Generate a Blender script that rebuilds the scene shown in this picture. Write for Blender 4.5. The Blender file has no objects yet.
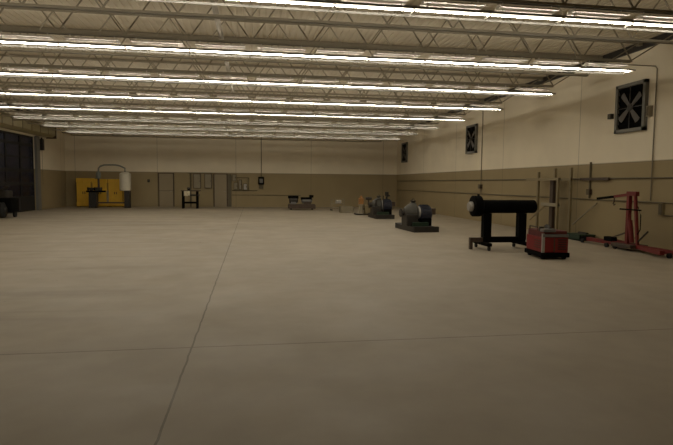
import bpy, bmesh, math, random
from mathutils import Vector, Matrix
random.seed(4)
PI = math.pi
COL = bpy.context.scene.collection
SC = bpy.context.scene

# ------------------------------------------------------------------ materials
def nt(name):
    m = bpy.data.materials.new(name); m.use_nodes = True
    t = m.node_tree; b = t.nodes['Principled BSDF']
    return m, t, b

def mat(name, col, rough=.6, metal=0., var=.12, scale=6., bump=.0, spec=.4):
    """paint / metal with mottled wear: noise shifts the value a little"""
    m, t, b = nt(name)
    tc = t.nodes.new('ShaderNodeTexCoord'); nz = t.nodes.new('ShaderNodeTexNoise')
    nz.inputs['Scale'].default_value = scale; nz.inputs['Detail'].default_value = 5
    t.links.new(tc.outputs['Object'], nz.inputs['Vector'])
    mp = t.nodes.new('ShaderNodeMapRange')
    mp.inputs['To Min'].default_value = 1 - var; mp.inputs['To Max'].default_value = 1 + var
    t.links.new(nz.outputs['Fac'], mp.inputs['Value'])
    mx = t.nodes.new('ShaderNodeVectorMath'); mx.operation = 'SCALE'
    mx.inputs[0].default_value = col
    t.links.new(mp.outputs['Result'], mx.inputs['Scale'])
    t.links.new(mx.outputs['Vector'], b.inputs['Base Color'])
    b.inputs['Roughness'].default_value = rough; b.inputs['Metallic'].default_value = metal
    b.inputs['Specular IOR Level'].default_value = spec
    if bump:
        bp = t.nodes.new('ShaderNodeBump'); bp.inputs['Strength'].default_value = bump
        bp.inputs['Distance'].default_value = .01
        t.links.new(nz.outputs['Fac'], bp.inputs['Height']); t.links.new(bp.outputs['Normal'], b.inputs['Normal'])
    return m

def N(t, kind, **kw):
    n = t.nodes.new(kind)
    for k, v in kw.items(): setattr(n, k, v)
    return n
def math_node(t, op, a, b=None, c=None):
    n = N(t, 'ShaderNodeMath', operation=op)
    for i, v in enumerate((a, b, c)):
        if v is None: continue
        if isinstance(v, (int, float)): n.inputs[i].default_value = v
        else: t.links.new(v, n.inputs[i])
    return n.outputs[0]
def mixcol(t, fac, a, b, blend='MIX'):
    n = N(t, 'ShaderNodeMix', data_type='RGBA', blend_type=blend)
    for s, v in ((n.inputs[0], fac), (n.inputs[6], a), (n.inputs[7], b)):
        if isinstance(v, (int, float)): s.default_value = v
        elif isinstance(v, tuple): s.default_value = (*v, 1)
        else: t.links.new(v, s)
    return n.outputs[2]

UPPER = (.80, .72, .57)
LOWER = (.32, .255, .145)

def wall_mat(name, axis, joints, offset=0.):
    """cream paint above a 2.24 m olive band, with faint vertical control joints and block courses"""
    m, t, b = nt(name)
    tc = N(t, 'ShaderNodeTexCoord'); sp = N(t, 'ShaderNodeSeparateXYZ')
    t.links.new(tc.outputs['Object'], sp.inputs[0])
    z = sp.outputs[2]; h = sp.outputs[axis]
    band = math_node(t, 'GREATER_THAN', z, 2.24)
    nz = N(t, 'ShaderNodeTexNoise'); nz.inputs['Scale'].default_value = .7; nz.inputs['Detail'].default_value = 6
    t.links.new(tc.outputs['Object'], nz.inputs['Vector'])
    base = mixcol(t, band, LOWER, UPPER)
    vr = N(t, 'ShaderNodeMapRange'); vr.inputs['To Min'].default_value = .86; vr.inputs['To Max'].default_value = 1.12
    t.links.new(nz.outputs['Fac'], vr.inputs['Value'])
    # control joints
    f = math_node(t, 'ADD', h, -offset)
    f = math_node(t, 'MODULO', math_node(t, 'ADD', f, 500.), joints)
    j = math_node(t, 'LESS_THAN', math_node(t, 'ABSOLUTE', math_node(t, 'SUBTRACT', f, joints / 2)), .014)
    # edge line of the painted band
    e = math_node(t, 'LESS_THAN', math_node(t, 'ABSOLUTE', math_node(t, 'SUBTRACT', z, 2.24)), .02)
    # scuffs near the floor
    sc = math_node(t, 'MULTIPLY', j, .45)
    col = mixcol(t, sc, base, (.08, .07, .05))
    col = mixcol(t, math_node(t, 'MULTIPLY', e, .35), col, (.12, .10, .07))
    mul = N(t, 'ShaderNodeVectorMath', operation='SCALE'); t.links.new(col, mul.inputs[0]); t.links.new(vr.outputs['Result'], mul.inputs['Scale'])
    t.links.new(mul.outputs[0], b.inputs['Base Color'])
    b.inputs['Roughness'].default_value = .75; b.inputs['Specular IOR Level'].default_value = .25
    # block courses, only a slight relief
    cz = math_node(t, 'LESS_THAN', math_node(t, 'MODULO', z, .203), .012)
    bp = N(t, 'ShaderNodeBump'); bp.inputs['Strength'].default_value = .25; bp.inputs['Distance'].default_value = .004; bp.invert = True
    t.links.new(cz, bp.inputs['Height']); t.links.new(bp.outputs[0], b.inputs['Normal'])
    return m

def floor_mat():
    m, t, b = nt('smooth concrete')
    tc = N(t, 'ShaderNodeTexCoord'); sp = N(t, 'ShaderNodeSeparateXYZ'); t.links.new(tc.outputs['Object'], sp.inputs[0])
    def noise(scale, detail=6, rough=.55, vec=None, dist=0):
        n = N(t, 'ShaderNodeTexNoise'); n.inputs['Scale'].default_value = scale; n.inputs['Detail'].default_value = detail
        n.inputs['Roughness'].default_value = rough; n.inputs['Distortion'].default_value = dist
        t.links.new(vec or tc.outputs['Object'], n.inputs['Vector']); return n.outputs['Fac']
    def rng(v, a, b_, c, d):
        n = N(t, 'ShaderNodeMapRange'); t.links.new(v, n.inputs['Value'])
        for k, x in zip(('From Min', 'From Max', 'To Min', 'To Max'), (a, b_, c, d)): n.inputs[k].default_value = x
        return n.outputs['Result']
    big = rng(noise(.22), .3, .7, .90, 1.08)
    fine = rng(noise(2.6), .25, .75, .93, 1.06)
    # long drag / tyre streaks running at a slant across the left bays
    mp = N(t, 'ShaderNodeMapping'); mp.inputs['Rotation'].default_value = (0, 0, .62); mp.inputs['Scale'].default_value = (.10, 1.6, 1)
    t.links.new(tc.outputs['Object'], mp.inputs['Vector'])
    st = rng(noise(1.0, 4, .5, mp.outputs['Vector'], .3), .54, .70, 0, 1)
    left = rng(sp.outputs[0], -.5, -3., 0, 1)
    st = math_node(t, 'MULTIPLY', st, left)
    base = (.385, .335, .262)
    v = math_node(t, 'MULTIPLY', big, fine)
    v = math_node(t, 'MULTIPLY', v, math_node(t, 'SUBTRACT', 1., math_node(t, 'MULTIPLY', st, .24)))
    # small dark spots
    spn = rng(noise(1.7, 2, .5), .70, .73, 0, 1)
    sp2 = rng(noise(9, 2, .5), .60, .66, 0, 1)
    v = math_node(t, 'MULTIPLY', v, math_node(t, 'SUBTRACT', 1., math_node(t, 'MULTIPLY', math_node(t, 'MULTIPLY', spn, sp2), .45)))
    # sawn joints, slightly crumbled
    wob = math_node(t, 'MULTIPLY', math_node(t, 'SUBTRACT', noise(3.5, 3), .5), .03)
    def joint(coord, pos, per, w):
        c = math_node(t, 'ADD', math_node(t, 'ADD', coord, -pos + per * 50.5), wob)
        c = math_node(t, 'ABSOLUTE', math_node(t, 'SUBTRACT', math_node(t, 'MODULO', c, per), per / 2))
        return math_node(t, 'LESS_THAN', c, w)
    jx = joint(sp.outputs[0], -.59, 24., .009)
    jy = joint(sp.outputs[1], 5.19, 60., .009)
    j = math_node(t, 'MAXIMUM', jx, jy)
    v = math_node(t, 'MULTIPLY', v, math_node(t, 'SUBTRACT', 1., math_node(t, 'MULTIPLY', j, .5)))
    mul = N(t, 'ShaderNodeVectorMath', operation='SCALE'); mul.inputs[0].default_value = base
    t.links.new(v, mul.inputs['Scale']); t.links.new(mul.outputs[0], b.inputs['Base Color'])
    t.links.new(rng(noise(1.1), .3, .7, .48, .66), b.inputs['Roughness'])
    b.inputs['Specular IOR Level'].default_value = .32
    return m

def glow_mat(name, col, s):
    m = bpy.data.materials.new(name); m.use_nodes = True; t = m.node_tree
    t.nodes.clear()
    e = N(t, 'ShaderNodeEmission'); e.inputs[0].default_value = (*col, 1); e.inputs[1].default_value = s
    o = N(t, 'ShaderNodeOutputMaterial'); t.links.new(e.outputs[0], o.inputs[0]); return m

def glass_mat():
    m = bpy.data.materials.new('dark door glass'); m.use_nodes = True; t = m.node_tree; t.nodes.clear()
    tr = N(t, 'ShaderNodeBsdfTransparent'); tr.inputs[0].default_value = (.75, .8, .85, 1)
    gl = N(t, 'ShaderNodeBsdfGlossy'); gl.inputs['Roughness'].default_value = .25; gl.inputs[0].default_value = (.6, .6, .7, 1)
    fr = N(t, 'ShaderNodeFresnel'); fr.inputs[0].default_value = 1.5
    mx = N(t, 'ShaderNodeMixShader'); t.links.new(fr.outputs[0], mx.inputs[0]); t.links.new(tr.outputs[0], mx.inputs[1]); t.links.new(gl.outputs[0], mx.inputs[2])
    o = N(t, 'ShaderNodeOutputMaterial'); t.links.new(mx.outputs[0], o.inputs[0]); return m

M = dict(
    floor=floor_mat(),
    wall_x=wall_mat('painted wall side', 1, 5.0, 2.5),
    wall_y=wall_mat('painted wall end', 0, 5.0, 1.4),
    deck=mat('ceiling deck paint', (.58, .51, .39), .7, 0, .08, 2),
    joist=mat('joist primer', (.25, .215, .155), .65, 0, .12, 5),
    white=mat('white enamel', (.72, .68, .63), .45, 0, .05, 4),
    skirt=mat('reflector enamel', (.16, .15, .135), .5, 0, .06, 4),
    tube=glow_mat('lamp tube', (1., .92, .75), 42.),
    pipe=mat('overhead pipe paint', (.34, .29, .22), .6),
    black=mat('satin black paint', (.003, .003, .003), .8, 0, .3, 7, spec=.06),
    rubber=mat('black rubber', (.012, .012, .012), .8, 0, .3, 10),
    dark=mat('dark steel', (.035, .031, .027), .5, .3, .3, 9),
    darkbrown=mat('greasy brown steel', (.07, .047, .033), .6, .1, .35, 9),
    grey=mat('grey machine paint', (.15, .145, .14), .5, 0, .2, 8),
    palegrey=mat('pale grey steel', (.36, .34, .31), .5, .1, .15, 6),
    blue=mat('dark blue machine paint', (.018, .021, .038), .5, 0, .25, 8),
    green=mat('dark green paint', (.018, .040, .022), .55, 0, .25, 8),
    red=mat('red machine paint', (.20, .014, .014), .5, 0, .25, 7),
    cranered=mat('dull crane red', (.15, .013, .011), .55, 0, .25, 7),
    redlight=mat('worn red paint', (.11, .022, .020), .6, 0, .3, 6),
    yellow=mat('safety yellow paint', (.70, .42, .04), .5, 0, .15, 3),
    orange=mat('orange paint', (.36, .17, .05), .5, 0, .25, 8),
    tan=mat('tan steel paint', (.22, .175, .095), .6, 0, .12, 6),
    tandoor=mat('tan door paint', (.29, .235, .15), .55, 0, .08, 3),
    board=mat('pale board', (.27, .235, .165), .65, 0, .1, 4),
    conduit=mat('painted conduit', (.12, .098, .06), .6, 0, .1, 6),
    conduitlight=mat('wall-painted conduit', (.22, .185, .13), .6, 0, .1, 6),
    hood=mat('olive hood sheet', (.36, .31, .18), .5, 0, .2, 2),
    jamb=mat('galvanised jamb', (.20, .195, .18), .5, .2, .1, 4),
    doorframe=mat('dark door rail', (.018, .017, .018), .6),
    rag=mat('pale shop rag', (.62, .55, .40), .9, 0, .15, 12),
    tank=mat('off-white tank paint', (.58, .54, .44), .45, 0, .1, 5),
    hose=mat('grey hose', (.16, .17, .15), .55, 0, .1, 5),
    motorgrey=mat('cast aluminium', (.075, .072, .062), .5, .1, .3, 10),
    frame=mat('weathered fan frame', (.17, .165, .145), .6, .1, .2, 8),
    blade=mat('fan blade metal', (.12, .11, .10), .6, .1, .25, 8),
    glass=glass_mat(),
    asphalt=mat('asphalt', (.05, .05, .05), .9),
)

# ------------------------------------------------------------------ geometry helper
class MB:
    def __init__(s): s.bm = bmesh.new()
    def box(s, c, d, rot=None, bev=0):
        r = bmesh.ops.create_cube(s.bm, size=1)
        vs = r['verts']
        for v in vs: v.co = Vector((v.co.x * d[0], v.co.y * d[1], v.co.z * d[2]))
        if bev:
            es = list({e for v in vs for e in v.link_edges})
            rb = bmesh.ops.bevel(s.bm, geom=vs + es, offset=bev, segments=2, profile=.6, affect='EDGES')
            vs = list({v for f in rb['faces'] for v in f.verts} | {v for v in vs if v.is_valid})
        R = rot.to_matrix() if hasattr(rot, 'to_matrix') else rot
        for v in vs:
            if R is not None: v.co = R @ v.co
            v.co += Vector(c)
        return s
    def b2(s, a, b, bev=0):
        """box from corner a to corner b"""
        return s.box([(a[i] + b[i]) / 2 for i in range(3)], [abs(b[i] - a[i]) for i in range(3)], bev=bev)
    def bar(s, a, b, w, h=None):
        a, b = Vector(a), Vector(b); h = h or w; d = b - a
        q = d.to_track_quat('Z', 'Y').to_matrix()
        return s.box((a + b) / 2, (w, h, d.length), rot=q)
    def cyl(s, a, b, r, r2=None, n=16, caps=True):
        a, b = Vector(a), Vector(b); d = b - a; r2 = r if r2 is None else r2
        q = d.to_track_quat('Z', 'Y').to_matrix()
        A = [s.bm.verts.new(a + q @ Vector((r * math.cos(2 * PI * i / n), r * math.sin(2 * PI * i / n), 0))) for i in range(n)]
        B = [s.bm.verts.new(b + q @ Vector((r2 * math.cos(2 * PI * i / n), r2 * math.sin(2 * PI * i / n), 0))) for i in range(n)]
        for i in range(n): s.bm.faces.new((A[i], A[(i + 1) % n], B[(i + 1) % n], B[i]))
        if caps: s.bm.faces.new(A[::-1]); s.bm.faces.new(B)
        return s
    def lathe(s, a, b, prof, n=20):
        """prof: (t along a->b in metres, radius)"""
        a, b = Vector(a), Vector(b); d = (b - a).normalized(); q = d.to_track_quat('Z', 'Y').to_matrix()
        rings = []
        for t, r in prof:
            rings.append([s.bm.verts.new(a + d * t + q @ Vector((r * math.cos(2 * PI * i / n), r * math.sin(2 * PI * i / n), 0))) for i in range(n)])
        for A, B in zip(rings, rings[1:]):
            for i in range(n): s.bm.faces.new((A[i], A[(i + 1) % n], B[(i + 1) % n], B[i]))
        s.bm.faces.new(rings[0][::-1]); s.bm.faces.new(rings[-1])
        return s
    def tube(s, pts, r, n=8):
        pts = [Vector(p) for p in pts]; rings = []
        up = Vector((0, 0, 1))
        for i, p in enumerate(pts):
            d = (pts[min(i + 1, len(pts) - 1)] - pts[max(i - 1, 0)]).normalized()
            u = up if abs(d.dot(up)) < .95 else Vector((0, 1, 0))
            x = d.cross(u).normalized(); y = x.cross(d)
            rings.append([s.bm.verts.new(p + x * r * math.cos(2 * PI * k / n) + y * r * math.sin(2 * PI * k / n)) for k in range(n)])
        for A, B in zip(rings, rings[1:]):
            for k in range(n): s.bm.faces.new((A[k], A[(k + 1) % n], B[(k + 1) % n], B[k]))
        s.bm.faces.new(rings[0][::-1]); s.bm.faces.new(rings[-1])
        return s
    def poly(s, pts, off):
        """closed outline pts (3d) extruded by vector off"""
        A = [s.bm.verts.new(Vector(p)) for p in pts]; B = [s.bm.verts.new(Vector(p) + Vector(off)) for p in pts]
        n = len(A); s.bm.faces.new(A[::-1]); s.bm.faces.new(B)
        for i in range(n): s.bm.faces.new((A[i], A[(i + 1) % n], B[(i + 1) % n], B[i]))
        return s
    def build(s, name, m, parent=None, smooth=False, loc=None):
        bmesh.ops.recalc_face_normals(s.bm, faces=s.bm.faces)
        me = bpy.data.meshes.new(name); s.bm.to_mesh(me); s.bm.free()
        me.materials.append(m)
        if smooth:
            me.polygons.foreach_set('use_smooth', [True] * len(me.polygons))
            try: me.set_sharp_from_angle(angle=math.radians(40))
            except Exception: pass
        o = bpy.data.objects.new(name, me); COL.objects.link(o)
        if parent: o.parent = parent
        if loc: o.location = loc
        return o

def tag(o, label, cat, group=None, kind=None):
    if label: o['label'] = label
    if cat: o['category'] = cat
    if group: o['group'] = group
    if kind: o['kind'] = kind
    return o
def thing(name, label, cat, loc=(0, 0, 0), rz=0, group=None):
    o = bpy.data.objects.new(name, None); COL.objects.link(o); o.empty_display_size = .2
    o.location = loc; o.rotation_euler = (0, 0, rz)
    return tag(o, label, cat, group)
def copy_tree(o, parent=None):
    c = o.copy(); COL.objects.link(c)
    if parent: c.parent = parent
    for ch in list(o.children): copy_tree(ch, c)
    return c
def struct(o): o['kind'] = 'structure'; return o

ORD = ['first', 'second', 'third', 'fourth', 'fifth', 'sixth', 'seventh', 'eighth', 'ninth', 'tenth', 'eleventh', 'twelfth', 'thirteenth', 'fourteenth', 'fifteenth', 'sixteenth']

# ------------------------------------------------------------------ room
XR, XL, YB, YF, ZT = 9.9, -11.67, 35.78, -4.0, 5.30
struct(MB().b2((XL - .3, YF - .3, -.2), (XR + .3, YB + .3, 0)).build('floor', M['floor']))
struct(MB().b2((XR, YF - .3, 0), (XR + .3, YB + .3, ZT + .35)).build('wall_right', M['wall_x']))
struct(MB().b2((XL, YB, 0), (XR, YB + .3, ZT + .35)).build('wall_back', M['wall_y']))
struct(MB().b2((XL, YF - .3, 0), (XR, YF, ZT + .35)).build('wall_front', M['wall_y']))
DY0, DY1, DZ = 24.6, 31.1, 3.98         # overhead door opening in the left wall
wl = MB()
wl.b2((XL - .3, YF - .3, 0), (XL, DY0, ZT + .35)).b2((XL - .3, DY1, 0), (XL, YB + .3, ZT + .35)).b2((XL - .3, DY0, DZ), (XL, DY1, ZT + .35))
struct(wl.build('wall_left', M['wall_x']))
# ribbed roof deck: ribs run from front to back
dk = MB(); prof = []; x = XL - .1
while x < XR + .1:
    prof += [(x, ZT), (x + .085, ZT), (x + .095, ZT + .016), (x + .145, ZT + .016)]; x += .155
prof += [(XR + .3, ZT), (XR + .3, ZT + .3), (XL - .3, ZT + .3), (XL - .3, ZT)]
dk.poly([(px, YF - .3, pz) for px, pz in prof], (0, YB - YF + .6, 0))
struct(dk.build('ceiling', M['deck']))
# ground outside the glazed door
struct(MB().b2((XL - 14, DY0 - 12, -.2), (XL - .3, DY1 + 12, -.02)).build('floor_outside', M['asphalt']))

# overhead door: glazed sections
d1 = struct(thing('door_1', None, None, (XL, 0, 0)))
struct(MB().b2((-.02, DY1 - .02, 0), (.10, DY1 + .42, DZ + .05)).b2((-.02, DY0 - .42, 0), (.10, DY0 + .02, DZ + .05)).build('door_frame', M['jamb'], d1))
rails = [(0, .12), (.66, .80), (1.38, 1.52), (2.05, 2.22), (2.78, 2.86), (3.42, 3.56), (3.88, 3.98)]
fr = MB()
for a, b in rails: fr.b2((-.14, DY0, a), (-.09, DY1, b))
ys = [DY0 + (DY1 - DY0) * k / 4 for k in range(5)]
for k, y in enumerate(ys): fr.b2((-.15, max(DY0, y - .06), 0), (-.085, min(DY1, y + .06), DZ))
struct(fr.build('door_panel', M['doorframe'], d1))
lowp = MB().b2((-.13, DY0, .12), (-.10, DY1, .66))
struct(lowp.build('door_panel', M['doorframe'], d1))
for (a, b), (c, e) in zip(rails[1:], rails[2:]):
    for y0, y1 in zip(ys, ys[1:]):
        struct(MB().b2((-.122, y0 + .06, b), (-.116, y1 - .06, c)).build('door_glass', M['glass'], d1))
# roll-up hood over the door, operator box beside it
hd = thing('door_hood', 'long olive sheet-metal roll-up door hood over the dark glazed door', 'door hood', (XL, DY0 - .6, 4.08))
L_ = DY1 + 1.65 - (DY0 - .6)
pf = [(0, 0), (.34, 0), (.50, .12), (.50, .52), (.36, .66), (0, .66)]
MB().poly([(a, 0, b) for a, b in pf], (0, L_, 0)).build('hood', M['hood'], hd)
MB().b2((.0, L_, -.06), (.54, L_ + .04, .70)).build('end_bracket', M['darkbrown'], hd)
sm = MB()
for k in range(1, 8): sm.b2((.492, L_ * k / 8 - .02, .10), (.51, L_ * k / 8 + .02, .54))
sm.build('seam_strip', M['darkbrown'], hd)
op = thing('door_operator', 'small dark operator box on the left wall beside the door jamb', 'door operator', (XL + .001, 31.78, 3.3))
MB().b2((0, -.12, 0), (.2, .12, .62), bev=.02).build('casing', M['dark'], op)
MB().cyl((.1, 0, .62), (.1, 0, .70), .04).build('motor', M['black'], op)
MB().tube([(.08, .08, 0), (.08, .08, -1.9)], .006).build('chain', M['dark'], op)

# doors on the back wall
def flush_door(n, x0, x1, z1, m, split=None):
    d = struct(thing('door_%d' % n, None, None, (x0, YB, 0)))
    w = x1 - x0
    struct(MB().b2((-.06, -.05, 0), (0, 0, z1 + .05)).b2((w, -.05, 0), (w + .06, 0, z1 + .05)).b2((-.06, -.05, z1), (w + .06, 0, z1 + .05)).build('door_frame', M['darkbrown'], d))
    p = MB().b2((.006, -.04, .01), (w - .006, 0, z1 - .006))
    struct(p.build('door_panel', m, d))
    if split: struct(MB().b2((.0, -.048, split), (w, -.038, split + .03)).build('door_rail', M['conduit'], d))
    struct(MB().cyl((w - .09, -.04, 1.0), (w - .09, -.10, 1.0), .014).cyl((w - .09, -.10, 1.0), (w - .20, -.10, 1.0), .011).build('door_handle', M['palegrey'], d))
flush_door(2, -2.50, -1.70, 2.14, M['tandoor'])
flush_door(3, -6.0, -5.12, 2.14, M['tandoor'], 1.02)

# steel frame lines beside door 2
struct(MB().b2((-1.62, YB - .09, 0), (-1.40, YB, 2.16)).build('trim_1', M['conduit']))

# dark strips paint in the shaded gap where the deck meets the side walls
struct(MB().b2((XR - .05, YF, ZT - .20), (XR + .001, YB, ZT)).build('trim_shade_right', M['dark']))
struct(MB().b2((XL - .001, YF, ZT - .20), (XL + .05, YB, ZT)).build('trim_shade_left', M['dark']))
# boards and electrical boxes on the back wall
def wall_box(name, lab, cat, x0, x1, z0, z1, dep, m, m2, latch=True, group=None):
    t = thing(name, lab, cat, (x0, YB + .004, z0), group=group)
    w, h = x1 - x0, z1 - z0
    MB().b2((0, -dep, 0), (w, 0, h), bev=.006).build('casing', m2, t)
    MB().b2((.03, -dep - .012, .03), (w - .03, -dep, h - .03)).build('cover', m, t)
    if latch: MB().b2((w - .07, -dep - .03, h / 2 - .04), (w - .045, -dep - .012, h / 2 + .04)).build('latch', M['dark'], t)
    return t
wall_box('electrical_panel', 'tall pale panel with dark sides, left of the two beside the back door', 'electrical panel', -3.84, -3.36, 1.2, 2.16, .14, M['board'], M['darkbrown'])
wall_box('electrical_panel', 'pale panel directly left of the tan back door, right of the two', 'electrical panel', -3.12, -2.66, 1.22, 2.16, .16, M['board'], M['darkbrown'])
wall_box('electrical_panel', 'small pale box at the top of the wall right of the back door', 'electrical box', -1.33, -1.08, 1.70, 2.15, .12, M['board'], M['conduit'])
wall_box('electrical_panel', 'pale upright box low on the wall just right of the back door', 'electrical box', -1.25, -.98, 1.14, 1.62, .12, M['board'], M['conduit'])
wall_box('electrical_panel', 'narrow tall box in the middle of the boxes right of the back door', 'electrical box', -.92, -.72, 1.14, 1.80, .12, M['board'], M['darkbrown'])
wall_box('disconnect_switch', 'small brightest box, rightmost of the boxes beside the back door', 'electrical box', -.62, -.36, 1.12, 1.55, .15, M['palegrey'], M['conduit'])
def run(name, lab, pts, r, m='conduit', cat='conduit'):
    o = MB().tube(pts, r, 8).build(name, M[m], smooth=True); return tag(o, lab, cat)
y_ = YB - .03
run('wall_conduit', 'horizontal conduit under the electrical boxes on the back wall', [(-1.36, y_, 1.08), (.30, y_, 1.08)], .03)
run('wall_conduit', 'lower horizontal conduit right of the back door below the boxes', [(-1.36, y_, .78), (3.2, y_, .78)], .018)
run('wall_conduit', 'bent conduit looping over the electrical boxes right of the back door', [(-1.02, y_, 1.62), (-1.02, y_, 1.93), (-.28, y_, 1.93), (-.28, y_, 1.1)], .022)
run('wall_conduit', 'horizontal conduit running from the left side of the back wall to the door', [(-4.2, y_, 2.2), (-2.6, y_, 2.2)], .02)
run('wall_conduit', 'vertical conduit dropping down the back wall to the black box', [(.56, y_, ZT), (.56, y_, 2.02)], .022)
run('wall_conduit', 'vertical conduit left of the two pale panels on the back wall', [(-4.02, y_, 2.2), (-4.02, y_, 0.0)], .05)
t = thing('wall_box', 'small black box hanging on the back wall under a vertical conduit', 'wall box', (.36, YB, 1.5))
MB().b2((0, -.22, 0), (.38, 0, .50), bev=.02).build('casing', M['black'], t)
MB().b2((.08, -.235, .10), (.30, -.22, .38)).build('cover', M['grey'], t)
MB().b2((.05, -.12, -.28), (.33, 0, -.05)).build('lower_tray', M['conduit'], t)
t = thing('wall_box', 'tiny dark switch box on the back wall between the yellow cabinets and doors', 'switch box', (-6.72, YB, 1.58))
MB().b2((0, -.08, 0), (.14, 0, .18), bev=.01).build('casing', M['dark'], t)
MB().b2((.05, -.10, .07), (.09, -.08, .12)).build('switch', M['grey'], t)

# right wall conduits and boxes
x_ = XR - .03
run('wall_conduit', 'long upper horizontal conduit along the olive band of the right wall', [(x_, 6, 1.81), (x_, 35.6, 1.81)], .02)
run('wall_conduit', 'long lower horizontal conduit along the olive band of the right wall', [(x_, 6, 1.20), (x_, 35.6, 1.20)], .016)
run('wall_conduit', 'short low conduit behind the red shop crane on the right wall', [(x_, 9.5, .90), (x_, 11.45, .90)], .016)
run('wall_conduit', 'vertical conduit beside the nearest fan, bent over toward the light row', [(8.75, 11.9, 4.56), (x_ - .05, 11.9, 4.56), (x_, 11.9, 4.50), (x_, 11.9, 1.24)], .015, 'conduitlight')
run('wall_conduit', 'vertical conduit on the right wall dropping below the middle fan', [(x_, 21.95, ZT), (x_, 21.95, 1.24)], .02, 'conduitlight')
run('wall_conduit', 'short vertical conduit on the right wall above the steel rack', [(x_, 14.35, 2.3), (x_, 14.35, 1.24)], .03)
def side_box(name, lab, cat, y0, y1, z0, z1, m, dep=.12):
    t = thing(name, lab, cat, (XR, (y0 + y1) / 2, z0)); w = (y1 - y0) / 2; h = z1 - z0
    MB().b2((-dep, -w, 0), (0, w, h), bev=.008).build('casing', M[m], t)
    MB().b2((-dep - .012, -w + .02, .02), (-dep, w - .02, h - .02)).build('cover', M['conduit'], t)
    return t
side_box('outlet_box', 'tan outlet box low on the right wall behind the red crane', 'outlet box', 11.44, 11.58, .90, 1.20, 'tan', .07)
side_box('outlet_box', 'dark outlet box under the short conduit above the steel rack', 'outlet box', 14.27, 14.43, 1.34, 1.50, 'darkbrown', .09)
side_box('outlet_box', 'small outlet box on the conduit below the middle fan', 'outlet box', 21.84, 22.06, 1.44, 1.62, 'darkbrown')
side_box('fan_switch', 'small pale switch box between the nearest fan and its conduit', 'switch box', 12.0, 12.1, 3.35, 3.62, 'board')
side_box('thermostat', 'tiny dark box just left of the nearest fan', 'thermostat', 13.46, 13.60, 3.46, 3.60, 'dark', .10)

# ------------------------------------------------------------------ wall fans
def fan(y, lab):
    t = thing('exhaust_fan', lab, 'exhaust fan', (XR, y, 3.03), group='exhaust fans on the right wall')
    w, h, d = .56, 1.28, .10                       # half width, height, depth
    f = MB()
    for a, b in (((-d, -w, 0), (0, -w + .09, h)), ((-d, w - .09, 0), (0, w, h)), ((-d, -w, 0), (0, w, .09)), ((-d, -w, h - .09), (0, w, h))): f.b2(a, b)
    f.build('frame', M['frame'], t)
    lv = MB().b2((-.03, -w + .09, .09), (0, w - .09, h - .09))
    for k in range(7):
        z = .16 + k * .155; lv.box((-.045, 0, z), (.012, 2 * w - .2, .13), rot=Matrix.Rotation(-.35, 3, 'Y'))
    lv.build('louver', M['black'], t)
    cz = h / 2
    MB().lathe((-.10, 0, cz), (-.02, 0, cz), [(0, .06), (.01, .10), (.05, .10), (.055, .03)], 14).build('hub', M['dark'], t)
    for k in range(4):
        a = PI / 4 + k * PI / 2 + .06
        c, s = math.cos(a), math.sin(a); p = []
        for r_, hw in ((.08, .05), (.28, .085), (.47, .10), (.49, .04)): p.append((r_, hw))
        out = [(r_, hw) for r_, hw in p] + [(r_, -hw * .7) for r_, hw in reversed(p)]
        pts = [(-.075 - .10 * q, r_ * c - q * s, cz + r_ * s + q * c) for r_, q in out]
        MB().poly(pts, (-.006, 0, 0)).build('blade', M['blade'], t)
    g = MB()
    g.bar((-d + .015, 0, .05), (-d + .015, 0, h - .05), .02); g.bar((-d + .015, -w + .05, cz), (-d + .015, w - .05, cz), .02)
    g.build('guard_bar', M['dark'], t)
    return t
fan(12.74, 'square exhaust fan high on the right wall, nearest and largest of the three')
fan(23.05, 'square exhaust fan on the right wall, the middle one of three')
fan(33.85, 'square exhaust fan at the far end of the right wall, farthest and smallest')

# ------------------------------------------------------------------ roof joists
JP = 3.1301 / 2
Y3 = 10.9156 - 3.1301
def make_joist():
    t = thing('roof_joist', '', 'roof joist', (0, 0, 4.37), group='open-web roof joists')
    x0, x1 = XL + .02, XR - .02
    def angle(z, s, a, b):
        m = MB()
        for sg in (-1, 1):
            m.b2((a, sg * .012, z), (b, sg * .055, z + .008 * 1)); m.b2((a, sg * .012, z), (b, sg * .020, z + s * .05))
        return m
    angle(0, 1, x0 + .81, x1 - 1.49).build('bottom_chord', M['joist'], t)
    angle(ZT - 4.37 - .01, -1, x0, x1).build('top_chord', M['joist'], t)
    ht = ZT - 4.37 - .05
    n = 16; a, b = x0 + .81, x1 - 1.49; st = (b - a) / n
    w = MB()
    pts = [(x0 + .12, 0, ht)]
    for k in range(n + 1):
        pts.append((a + k * st, 0, .04))
        if k < n: pts.append((a + (k + .5) * st, 0, ht))
    pts.append((x1 - .12, 0, ht))
    w_ = MB()
    for p, q in zip(pts, pts[1:]): w_.bar(p, q, .024)
    w_.build('web', M['joist'], t)
    MB().b2((x0, -.06, ht - .06), (x0 + .14, .06, ht + .04)).build('bearing_seat', M['joist'], t)
    MB().b2((x1 - .14, -.06, ht - .06), (x1, .06, ht + .04)).build('bearing_seat', M['joist'], t)
    return t
NR = 8
jo = make_joist(); nj = 0
while True:
    y = Y3 + nj * JP
    if y > YB - .4: break
    o = jo if nj == 0 else copy_tree(jo)
    o.location = (0, y, 4.37); k = nj // 2
    if nj % 2 == 0 and k < NR: lab = 'dark open-web roof joist directly above the %s light row from the camera' % ORD[k]
    elif k < NR - 1: lab = 'dark open-web roof joist midway between the %s and %s light rows' % (ORD[k], ORD[k + 1])
    else: lab = 'dark open-web roof joist beyond the last light row, %s behind it' % ORD[nj - 2 * NR + 1]
    o['label'] = lab
    nj += 1

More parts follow.
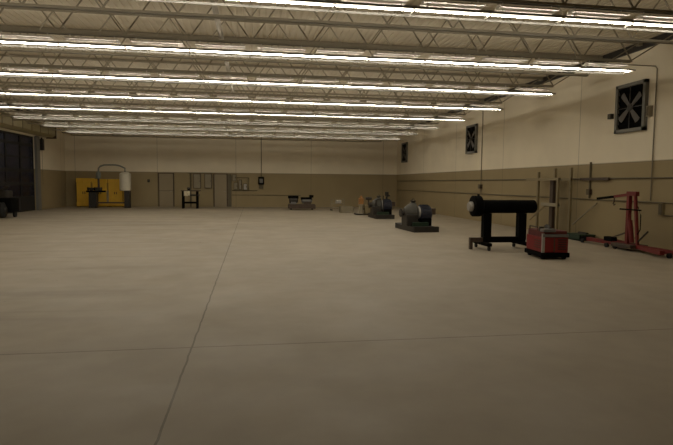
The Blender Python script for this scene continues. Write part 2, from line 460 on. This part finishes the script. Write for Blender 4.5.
run('overhead_pipe', 'long pale pipe threaded through the roof joists, running front to back', [(-.62, 7.0, 4.52), (-.62, YB, 4.52)], .05, 'pipe', 'pipe')

# ------------------------------------------------------------------ fluorescent strips
LZ = 4.175; XE0, XE1 = -9.6, 8.36; NB = 15; LB = (XE1 - XE0) / NB
def make_strip():
    t = thing('strip_light', '', 'strip light', (0, 0, LZ), group='fluorescent strip lights in rows')
    h = LB / 2
    MB().b2((-h, -.018, .020), (h, .018, .050)).build('spine', M['skirt'], t)
    for sg in (-1, 1):
        MB().poly([(-h, sg * .202, -.0345), (-h, sg * .199, -.0345), (-h, sg * .193, -.003), (-h, sg * .196, -.003)], (2 * h, 0, 0)).build('side_skirt', M['skirt'], t)
    MB().poly([(-h + .12, -.11, .100), (-h + .12, .11, .100), (-h + .12, .11, .108), (-h + .12, .035, .150), (-h + .12, -.035, .150), (-h + .12, -.11, .108)], (2 * h - .24, 0, 0)).build('reflector', M['white'], t)
    for sg in (-1, 1):
        e = MB().b2((sg * (h - .010), -.196, -.016), (sg * (h - .002), .196, .006))
        e.b2((sg * (h - .018), -.018, -.016), (sg * (h - .002), .018, .03)); e.build('lamp_holder', M['white'], t)
        MB().b2((sg * .40 - .006, -.006, .06), (sg * .40 + .006, .006, 4.37 - LZ)).build('hanger', M['white'], t)
    MB().cyl((-h + .018, 0, 0), (h - .018, 0, 0), .0127, n=8, caps=False).build('tube', M['tube'], t, smooth=True)
    return t
strip = make_strip(); first = True
NEAR = 0                                   # rows nearer than the frame shows, they light the near floor
for r_ in range(-NEAR, NR):
    for k in range(NB):
        o = strip if first else copy_tree(strip); first = False
        o.location = (XE1 - (k + .5) * LB, Y3 + r_ * 3.1301, LZ)
        if r_ >= 0:
            o['label'] = 'fluorescent strip light, %s from the right end of the %s row from the camera' % (ORD[k], ORD[r_])
        else:
            o['label'] = 'fluorescent strip light, %s from the right end of the row overhead' % ORD[k]

# ------------------------------------------------------------------ black tube on a rolling stand
t = thing('pipe_stand', 'black rolling stand with two uprights carrying the thick black tube', 'stand', (6.22, 12.4, 0))
for x in (-.47, .46):
    MB().b2((x - .10, -.09, .22), (x + .10, .09, .90), bev=.008).build('upright', M['black'], t)
MB().b2((-.57, -.07, .17), (.56, .07, .31), bev=.008).build('bottom_rail', M['black'], t)
MB().b2((-.90, -.05, .18), (-.50, .05, .29)).build('front_arm', M['darkbrown'], t)
MB().b2((-.62, -.42, .11), (-.50, .42, .19)).build('foot', M['black'], t)
MB().b2((.42, -.42, .11), (.54, .42, .19)).build('foot', M['black'], t)
def caster(p, x, y, r=.055, m='rubber'):
    c = MB().cyl((x - .02, y, r), (x + .02, y, r), r, n=14); o = c.build('caster', M[m], p, True)
    MB().b2((x - .032, y - .02, r), (x + .032, y + .02, r * 2 + .01)).build('fork', M['dark'], o)
for x, y in ((-.56, -.38), (-.56, .38), (.48, -.38), (.48, .38)): caster(t, x, y)
MB().b2((-.90, -.04, .0), (-.83, .04, .20)).build('front_foot', M['darkbrown'], t)
t = thing('black_tube', 'thick black horizontal tube with wide flange and pale open end', 'tube', (6.22, 12.4, .90))
MB().lathe((-.72, 0, .165), (.80, 0, .165), [(0, .165), (1.50, .165), (1.52, .15)], 28).build('barrel', M['black'], t, True)
MB().lathe((-.86, 0, .175), (-.60, 0, .175), [(0, .22), (.02, .26), (.20, .26), (.23, .20), (.25, .17)], 28).build('flange', M['black'], t, True)
tag(MB().lathe((-.955, 0, .165), (-.85, 0, .165), [(0, .05), (.0, .10), (.03, .12), (.105, .12)], 24).build('end_cap', M['palegrey'], t, True), 'pale grey round cap on the flanged end', None)
MB().cyl((-.70, 0, .42), (-.70, 0, .47), .03).build('fitting', M['black'], t)

# ------------------------------------------------------------------ red engine generator cart
ang = -.10
t = thing('portable_generator', 'boxy red portable generator on a black base beside the black stand', 'generator', (6.50, 10.90, 0), ang)
W, D = .285, .42
MB().b2((-W - .03, -D - .03, .05), (W + .03, D + .03, .15), bev=.015).build('base_skid', M['black'], t)
for x in (-W + .05, W - .05):
    for y in (-D + .08, D - .08): MB().cyl((x - .03, y, .05), (x + .03, y, .05), .05, n=14).build('wheel', M['rubber'], t, True)
tag(MB().b2((-W, -D, .15), (W, D, .48), bev=.015).build('lower_body', M['red'], t), None, None)
tag(MB().b2((-W + .02, -D + .02, .48), (W - .02, D - .02, .62), bev=.02).build('upper_housing', M['redlight'], t), 'worn darker red top housing', None)
MB().b2((-W - .008, -D - .008, .15), (-W + .045, -D + .045, .56)).build('corner_post', M['palegrey'], t)
MB().b2((-.04, -D - .012, .17), (-.015, -D, .46)).build('panel_seam', M['darkbrown'], t)
lv = MB()
for k in range(5): lv.b2((.05, -D - .012, .22 + k * .05), (W - .05, -D, .24 + k * .05))
lv.build('vent', M['dark'], t)
lv = MB()
for k in range(4): lv.b2((-W - .012, -.32, .24 + k * .05), (-W, -.02, .255 + k * .05))
lv.build('vent', M['darkbrown'], t)
MB().b2((-W + .0, -D - .01, .49), (W, -D + .03, .55)).build('top_rail', M['grey'], t)
MB().b2((-.30, -.46, .60), (-.02, -.30, .665), bev=.01).build('control_panel', M['grey'], t)
MB().cyl((-.22, -.20, .60), (-.22, -.20, .70), .055).build('filler_cap', M['dark'], t, True)
MB().tube([(-W + .02, -.10, .60), (-W + .02, -.10, .68), (-W + .02, .30, .68), (-W + .02, .30, .60)], .014).build('handle', M['darkbrown'], t)
MB().cyl((.12, .1, .60), (.12, .30, .66), .06).build('muffler', M['dark'], t, True)

# ------------------------------------------------------------------ red shop crane on the right
t = thing('shop_crane', 'red shop crane with low boom and long floor legs by the right wall', 'crane', (9.30, 11.86, 0))
MB().b2((-.06, -1.55, .07), (.06, 1.84, .17), bev=.006).build('leg', M['cranered'], t)
MB().bar((.36, 1.0, .12), (-.30, -1.45, .12), .10, .10).build('leg', M['cranered'], t)
tag(MB().b2((-.065, 1.62, .06), (.065, 1.86, .18)).build('leg_tip', M['black'], t), 'black leg end', None)
MB().b2((-.22, -.32, .07), (.28, .38, .16), bev=.01).build('base_plate', M['darkbrown'], t)
MB().bar((0, .06, .14), (0, .06, 1.42), .09, .09).build('mast', M['cranered'], t)
MB().bar((0, -.30, .14), (0, -.14, 1.40), .06, .06).build('brace', M['cranered'], t)
MB().b2((-.05, -.22, 1.36), (.05, .12, 1.47), bev=.01).build('mast_head', M['cranered'], t)
MB().bar((0, -.22, 1.43), (0, .60, 1.33), .065, .065).build('boom', M['cranered'], t)
tag(MB().bar((0, .58, 1.33), (0, 1.30, 1.255), .06, .06).build('boom_extension', M['black'], t), 'black boom extension', None)
hk = MB().tube([(0, .62, 1.29), (0, .62, 1.20), (0, .66, 1.14), (0, .62, 1.10), (0, .58, 1.13)], .016); hk.build('hook', M['darkbrown'], t)
MB().cyl((0, -.10, .20), (0, .0, .75), .055).cyl((0, .0, .75), (0, .12, 1.25), .028).build('hydraulic_ram', M['cranered'], t, True)
MB().cyl((-.05, -.42, 1.02), (-.05, .32, 1.02), .018).build('crossbar', M['black'], t)
MB().tube([(0, -.25, 1.1), (-.05, -.42, .9), (-.03, -.40, .55), (0, -.20, .32)], .012).build('hydraulic_hose', M['black'], t)
MB().bar((0, -.25, .20), (0, -.62, .52), .03).build('pump_handle', M['dark'], t)
MB().bar((0, .16, .42), (0, .75, .22), .03).build('brace', M['darkbrown'], t)
MB().b2((-.08, .55, .16), (.08, .86, .27)).build('pump_block', M['black'], t)
for x, y in ((-.16, .62), (-.16, .30), (-.10, 1.74), (.16, -.35), (-.12, -1.45), (.30, .9)):
    MB().cyl((x - .03, y, .06), (x + .03, y, .06), .06, n=14).build('wheel', M['rubber'], t, True)

# ------------------------------------------------------------------ tan steel rack against the right wall
t = thing('steel_rack', 'tall tan steel rack frame with diagonal braces against the right wall', 'rack', (9.48, 15.8, 0))
for y, x, h in ((1.05, .18, 2.05), (-.82, .18, 2.15), (-.82, -.24, 1.82), (.05, .18, 2.15)):
    MB().b2((x - .035, y - .04, 0), (x + .035, y + .04, h)).build('post', M['tan'], t)
tag(MB().b2((-.02, -.18, 0), (.07, .0, 1.82)).build('dark_channel', M['darkbrown'], t), 'dark brown channel', None)
MB().b2((-.26, -.86, 1.76), (-.17, 1.1, 1.84)).build('beam', M['tan'], t)
MB().b2((.14, -.86, 1.76), (.20, 1.1, 1.84)).build('beam', M['tan'], t)
MB().b2((-.26, -.86, .95), (-.18, .10, 1.05)).build('beam', M['board'], t)
MB().bar((-.10, .10, .95), (-.10, 1.05, .42), .035).build('diagonal_brace', M['tan'], t)
MB().b2((-.24, -.06, .92), (.18, .02, .98)).build('shelf_bracket', M['tan'], t)
MB().bar((-.18, -.85, .10), (.10, 1.0, .10), .05).build('bottom_rail', M['darkbrown'], t)
MB().bar((.12, -1.08, .42), (.36, -1.85, 1.10), .04, .03).build('diagonal_brace', M['board'], t)
o = tag(MB().b2((9.80, 13.45, 1.76), (9.87, 14.75, 1.84)).build('dark_rail', M['darkbrown']), 'short dark rail on the wall right of the tan steel rack', 'rail')
t = thing('drip_tray', 'low dark green tray on the floor between rack and red crane', 'tray', (9.60, 14.32, 0))
MB().b2((-.24, -.36, .0), (.24, .36, .04)).b2((-.24, -.36, 0), (-.21, .36, .16)).b2((.21, -.36, 0), (.24, .36, .16)).b2((-.24, -.36, 0), (.24, -.33, .16)).b2((-.24, .33, 0), (.24, .36, .16)).build('pan', M['green'], t)
MB().b2((-.25, -.37, .15), (.25, .37, .18)).build('grate', M['green'], t)
MB().cyl((.1, -.2, .18), (.1, .2, .18), .05).build('coil', M['dark'], t)

# ------------------------------------------------------------------ motor driven pumps on skids
def pump(loc, rz, lab, hl, tall=False):
    t = thing('motor_pump', lab, 'pump', loc, rz)
    sk = MB().b2((-.45, -hl, 0), (-.33, hl, .17)).b2((.31, -hl, 0), (.43, hl, .17)).b2((-.45, -hl - .03, 0), (.43, -hl + .08, .19)).b2((-.45, hl - .08, 0), (.43, hl + .03, .19)).b2((-.44, -hl, .11), (.42, hl, .16))
    sk.build('skid', M['dark'], t)
    MB().b2((-.30, -.50, .16), (.26, .60, .30), bev=.01).build('pedestal', M['green'], t)
    MB().b2((-.48, -.35, .16), (-.06, .25, .56), bev=.04).build('gearbox', M['dark'], t)
    MB().lathe((-.44, .05, .62), (.02, .05, .62), [(0, .12), (.04, .20), (.14, .27), (.26, .34), (.36, .36), (.40, .30), (.44, .16)], 26).build('volute', M['motorgrey'], t, True)
    MB().cyl((-.12, .05, .92), (-.12, .05, 1.01), .07).cyl((-.12, .05, 1.0), (-.12, .05, 1.03), .11).build('discharge_flange', M['dark'], t, True)
    MB().tube([(-.16, .05, 1.02), (-.16, .05, 1.06), (-.12, .05, 1.09), (-.08, .05, 1.06), (-.08, .05, 1.02)], .014).build('lifting_eye', M['dark'], t)
    MB().lathe((-.44, .05, .60), (-.60, .05, .60), [(0, .09), (.11, .09), (.115, .14), (.15, .14)], 20).build('suction_flange', M['dark'], t, True)
    MB().lathe((-.02, -.10, .62), (.06, -.10, .62), [(0, .20), (.08, .22)], 20).build('coupling_guard', M['palegrey'], t, True)
    m = MB().lathe((.04, -.10, .58), (.46, -.10, .58), [(0, .24), (.02, .29), (.36, .29), (.40, .25), (.42, .16)], 26)
    for k in range(16):
        a = 2 * PI * k / 16
        m.box((.22, -.10 + .30 * math.cos(a), .58 + .30 * math.sin(a)), (.30, .035, .014), rot=Matrix.Rotation(a, 3, 'X'))
    m.build('motor', M['blue'], t, True)
    MB().b2((.04, -.36, .16), (.42, .14, .42), bev=.01).build('motor_foot', M['black'], t)
    MB().b2((.44, -.22, .55), (.62, .02, .76), bev=.01).build('terminal_box', M['darkbrown'], t)
    if tall:
        MB().tube([(-.02, -.45, .2), (-.02, -.45, 1.06)], .022).build('standpipe', M['dark'], t)
        MB().tube([(.36, .4, .16), (.36, .4, 1.0), (.50, .4, 1.06)], .05).build('riser_pipe', M['dark'], t)
        MB().cyl((.36, .4, 1.03), (.36, .4, 1.22), .09).build('valve', M['dark'], t, True)
        MB().tube([(-.34, -.3, .5), (-.34, -.3, .86), (-.10, -.3, .90)], .045).build('bent_pipe', M['dark'], t, True)
    return t
pump((5.68, 17.87, 0), .06, 'dark blue motor and grey pump on a skid, nearest machine along right side', .95)
pump((6.0, 24.35, 0), 0.0, 'dark pump skid with upright pipes behind the larger blue motor pump', .80, True)

# orange topped pump behind the second skid
t = thing('vertical_pump', 'orange-topped upright pump with pale base left of the far pump skid', 'pump', (5.55, 26.9, 0))
MB().b2((-.30, -.4, 0), (.62, .4, .06)).build('base_plate', M['dark'], t)
MB().lathe((0, 0, .06), (0, 0, .55), [(0, .16), (.04, .12), (.38, .11), (.42, .15), (.49, .15)], 18).build('column', M['board'], t, True)
m = MB().cyl((0, 0, .55), (0, 0, .60), .14).b2((-.11, -.12, .60), (.11, .12, .86), bev=.02).cyl((0, 0, .86), (0, 0, .98), .08, .05)
for k in range(5): m.b2((-.125, -.13, .63 + k * .045), (.125, .13, .645 + k * .045))
m.build('motor', M['orange'], t)
MB().tube([(.1, 0, .3), (.32, 0, .32), (.40, 0, .45), (.40, 0, .92)], .05).build('pipe', M['darkbrown'], t, True)
MB().cyl((.25, 0, .84), (.55, 0, .84), .07).build('valve', M['dark'], t, True)
MB().tube([(.40, .1, .60), (.62, .1, .62), (.66, .1, .40)], .04).build('pipe', M['darkbrown'], t, True)
MB().b2((.18, -.2, .06), (.60, .2, .50), bev=.02).build('gearbox', M['tan'], t)
# small grey things behind it
t = thing('wire_cart', 'small faint grey wire cart near the back wall', 'cart', (4.95, 30.9, 0))
c = MB()
for z in (.12, .42, .68):
    for y in (-.25, 0, .25): c.bar((-.36, y, z), (.36, y, z), .014)
    for x in (-.36, -.12, .12, .36): c.bar((x, -.25, z), (x, .25, z), .014)
c.build('basket', M['board'], t)
for x in (-.36, .36):
    for y in (-.25, .25): MB().b2((x - .015, y - .015, .08), (x + .015, y + .015, .70)).build('post', M['board'], t); caster(t, x, y, .04)
tag(MB().b2((-.10, -.12, .43), (.22, .14, .62), bev=.03).build('bin', M['palegrey'], t), 'pale bin on the upper shelf', None)
t = thing('low_crate', 'low tan crate on the floor left of the orange-topped pump', 'crate', (5.12, 28.9, 0))
c = MB().b2((-.36, -.3, 0), (.36, .3, .04))
for z in (.08, .18, .28):
    c.b2((-.36, -.3, z), (.36, -.28, z + .07)); c.b2((-.36, .28, z), (.36, .3, z + .07)); c.b2((-.36, -.3, z), (-.34, .3, z + .07)); c.b2((.34, -.3, z), (.36, .3, z + .07))
c.build('crate_slats', M['board'], t)
for x in (-.33, .33):
    for y in (-.27, .27): MB().b2((x - .025, y - .025, .0), (x + .025, y + .025, .37)).build('corner_post', M['tan'], t)

# brown cart with two dark motors
t = thing('low_cart', 'low brown flat cart near the middle of the back wall', 'cart', (2.93, 31.95, 0))
MB().b2((-.80, -.35, .12), (.78, .35, .34), bev=.01).build('deck', M['darkbrown'], t)
MB().b2((-.82, -.37, .08), (.80, -.34, .30)).b2((-.82, .34, .08), (.80, .37, .30)).build('side_board', M['darkbrown'], t)
for x in (-.66, .62):
    for y in (-.27, .27): caster(t, x, y, .06)
t = thing('electric_motor', 'round dark motor sitting on the left end of the brown cart', 'motor', (2.42, 31.95, .34))
MB().lathe((-.25, 0, .24), (.27, 0, .24), [(0, .14), (.04, .20), (.44, .20), (.52, .12)], 20).build('casing', M['dark'], t, True)
MB().b2((-.16, -.18, 0), (.16, .18, .15)).build('foot', M['grey'], t)
MB().b2((-.32, -.16, .34), (.30, .16, .50), bev=.02).build('cover', M['black'], t)
t = thing('electric_motor', 'dark machine with raised corner on the right end of the brown cart', 'motor', (3.27, 31.95, .34))
MB().lathe((-.36, 0, .22), (.30, 0, .22), [(0, .10), (.04, .18), (.58, .18), (.66, .08)], 20).build('casing', M['grey'], t, True)
MB().b2((-.40, -.17, .27), (.26, .17, .42), bev=.02).build('cover', M['black'], t)
MB().b2((.12, -.12, .40), (.36, .12, .56), bev=.02).build('terminal_box', M['black'], t)
MB().b2((-.20, -.16, 0), (.20, .16, .14)).build('foot', M['darkbrown'], t)

# dark bench with pale rag in the middle of the back
t = thing('work_bench', 'dark steel work bench standing before the back wall panels', 'work bench', (-3.80, 33.6, 0))
MB().b2((-.52, -.32, 1.05), (.60, .32, 1.11), bev=.006).build('bench_top', M['darkbrown'], t)
for x in (-.42, .42):
    for y in (-.26, .26): MB().b2((x - .05, y - .04, 0), (x + .05, y + .04, 1.06)).build('leg', M['black'], t)
MB().b2((-.42, -.29, .30), (.42, -.20, .40)).b2((-.42, .20, .30), (.42, .29, .40)).build('stretcher', M['black'], t)
MB().b2((-.10, -.30, .76), (.52, .30, .86)).build('drawer', M['dark'], t)
t = thing('bench_vise', 'small dark vise on top of the dark steel work bench', 'vise', (-3.88, 33.5, 1.11))
MB().b2((-.07, -.09, 0), (.07, .09, .07)).build('base', M['black'], t)
MB().b2((-.09, -.11, .07), (.09, -.01, .17), bev=.01).build('jaw', M['dark'], t)
MB().b2((-.09, .03, .07), (.09, .11, .17), bev=.01).build('jaw', M['dark'], t)
MB().cyl((0, -.2, .1), (0, -.1, .1), .015).build('screw', M['grey'], t)
rg = MB()
nx, nz_ = 9, 7; V = []
for i in range(nx):
    for j in range(nz_):
        u, v = i / (nx - 1), j / (nz_ - 1)
        V.append(rg.bm.verts.new((-.17 + .34 * u, -.03 * math.sin(u * 14) * (1 - .4 * v), -.30 * (1 - v) + .02 * math.sin(u * 9) * (1 - v))))
for i in range(nx - 1):
    for j in range(nz_ - 1): rg.bm.faces.new((V[i * nz_ + j], V[(i + 1) * nz_ + j], V[(i + 1) * nz_ + j + 1], V[i * nz_ + j + 1]))
o = rg.build('shop_rag', M['rag'], smooth=True, loc=(-3.97, 33.24, 1.07)); tag(o, 'pale cloth rag hanging from the front of the work bench', 'rag')
sd = o.modifiers.new('thickness', 'SOLIDIFY'); sd.thickness = .02

# ------------------------------------------------------------------ yellow cabinets
def cabinet(x0, x1, z1, lab):
    t = thing('safety_cabinet', lab, 'cabinet', ((x0 + x1) / 2, 35.3, 0), group='yellow cabinets by the back wall')
    w = (x1 - x0) / 2
    MB().b2((-w, -.30, .05), (w, .40, z1), bev=.01).build('body', M['yellow'], t)
    for sg in (-1, 1):
        a, b = (-w + .02, -.008) if sg < 0 else (.008, w - .02)
        d = MB().b2((a, -.325, .12), (b, -.30, z1 - .08), bev=.004).build('door', M['yellow'], t)
        MB().b2((sg * .06 - .02, -.345, z1 * .5 - .07), (sg * .06 + .02, -.325, z1 * .5 + .07)).build('handle', M['dark'], d)
        MB().cyl((sg * (w - .02), -.33, .3), (sg * (w - .02), -.33, z1 - .25), .012).build('hinge', M['darkbrown'], t)
    for x in (-w + .05, w - .05): MB().b2((x - .03, -.25, 0), (x + .03, .35, .06)).build('foot', M['darkbrown'], t)
cabinet(-10.83, -9.92, 1.80, 'yellow steel cabinet, leftmost of three, fully in view by the back wall')
cabinet(-9.90, -8.98, 1.76, 'yellow steel cabinet, middle of three, behind the dark rig frame')
cabinet(-8.96, -8.05, 1.76, 'yellow steel cabinet, rightmost of three, partly behind the off-white tank')

# dark rig frame with tank and arched hose in front of the cabinets
t = thing('rig_frame', 'dark steel frame standing in front of the yellow cabinets', 'frame', (-8.58, 33.95, 0))
MB().b2((-1.17, -.22, 0), (-.73, .22, .95), bev=.01).build('pedestal', M['dark'], t)
MB().b2((.86, -.22, 0), (1.17, .22, 1.05), bev=.01).build('pedestal', M['dark'], t)
MB().b2((-1.30, -.25, .95), (-.30, .25, 1.05), bev=.006).build('top_plate', M['black'], t)
MB().b2((-.75, -.05, .27), (.88, .05, .36)).build('stretcher', M['darkbrown'], t)
MB().b2((-.19, -.05, .36), (-.08, .05, 1.05)).build('post', M['tan'], t)
t = thing('dust_collector', 'off-white upright tank with arched grey hose above the yellow cabinets', 'tank', (-7.68, 33.95, 1.05))
tag(MB().lathe((0, 0, 0), (0, 0, 1.14), [(0, .26), (.03, .33), (1.02, .33), (1.10, .24), (1.14, .12)], 24).build('tank', M['tank'], t, True), 'off-white painted tank', None)
pts = [(0, 0, 1.1), (0, 0, 1.36)] + [(-.10 - .6 * (1 - math.cos(a)) - 0, 0, 1.36 + .20 * math.sin(a)) for a in [PI * k / 12 for k in range(2, 7)]]
pts += [(-.9, 0, 1.56), (-1.2, 0, 1.55), (-1.42, 0, 1.47), (-1.52, 0, 1.34), (-1.54, 0, 1.10)]
MB().tube(pts, .05, 10).build('hose', M['hose'], t, True)
MB().lathe((-1.54, 0, .72), (-1.54, 0, 1.16), [(0, .08), (.06, .14), (.34, .14), (.44, .07)], 16).build('head', M['hose'], t, True)
MB().cyl((-1.54, 0, .18), (-1.54, 0, .74), .06).build('column', M['darkbrown'], t, True)
MB().b2((-1.70, -.18, 0), (-1.38, .18, .20), bev=.02).build('column_base', M['dark'], t)
t = thing('bench_grinder', 'small dark tool sitting on the left of the dark rig frame', 'tool', (-9.64, 33.95, 1.05))
MB().cyl((-.16, 0, .10), (.16, 0, .10), .08).build('motor', M['dark'], t, True)
for sg in (-1, 1): MB().cyl((sg * .17, 0, .10), (sg * .22, 0, .10), .10).build('wheel', M['black'], t, True)
MB().b2((-.08, -.06, 0), (.08, .06, .05)).build('base', M['dark'], t)

# dark wheeled machine cut by the left edge of the picture
t = thing('floor_machine', 'dark wheeled floor machine with slanted handle near the glazed door', 'floor machine', (-10.62, 24.8, 0))
MB().lathe((-.25, -.35, .34), (.22, -.35, .34), [(0, .2), (.03, .33), (.4, .33), (.47, .2)], 24).build('tire', M['rubber'], t, True)
MB().lathe((.22, -.35, .34), (.26, -.35, .34), [(0, .15), (.04, .12)], 18).build('rim', M['dark'], t, True)
MB().b2((-.70, -.30, .24), (.42, .50, .86), bev=.08).build('body', M['black'], t)
MB().b2((-.60, -.20, .84), (.22, .40, 1.18), bev=.06).build('hopper', M['dark'], t)
MB().tube([(-.30, -.1, 1.0), (.10, -.2, 1.25), (.30, -.2, 1.36)], .05).build('handle', M['dark'], t, True)
MB().cyl((-.2, .0, .95), (-.2, .0, 1.3), .06).build('stack', M['black'], t, True)
tag(MB().b2((-.65, -.62, .02), (.05, -.30, .14), bev=.02).build('bumper', M['redlight'], t), 'dull red bumper at floor level', None)
for x in (-.5, .28): MB().cyl((x - .04, .35, .14), (x + .04, .35, .14), .14).build('wheel', M['rubber'], t, True)

# ------------------------------------------------------------------ world, camera, view
w = bpy.data.worlds.new('night'); SC.world = w; w.use_nodes = True
bg = w.node_tree.nodes['Background']; bg.inputs[0].default_value = (.55, .60, 1., 1); bg.inputs[1].default_value = .05

cd = bpy.data.cameras.new('camera'); cam = bpy.data.objects.new('camera', cd); COL.objects.link(cam)
yaw, pit, rol = [math.radians(a) for a in (9.0122, 4.2094, .5136)]
F = Vector((math.sin(yaw) * math.cos(pit), math.cos(yaw) * math.cos(pit), -math.sin(pit)))
R0 = Vector((math.cos(yaw), -math.sin(yaw), 0)); U0 = R0.cross(F)
R = R0 * math.cos(rol) + U0 * math.sin(rol); U = U0 * math.cos(rol) - R0 * math.sin(rol)
mw = Matrix((( R.x, U.x, -F.x, 0), (R.y, U.y, -F.y, 0), (R.z, U.z, -F.z, 1.6), (0, 0, 0, 1)))
cam.matrix_world = mw
cd.sensor_width = 36; cd.lens = 528.68 * 36 / 673; cd.clip_end = 200
SC.camera = cam
SC.view_settings.view_transform = 'Standard'; SC.view_settings.look = 'None'
SC.view_settings.exposure = .08; SC.view_settings.gamma = 1
SC.view_settings.use_curve_mapping = False
SC.cycles.max_bounces = 8; SC.cycles.diffuse_bounces = 5
SC.cycles.use_denoising = True
SC.cycles.use_light_tree = True
SC.cycles.sample_clamp_indirect = 4
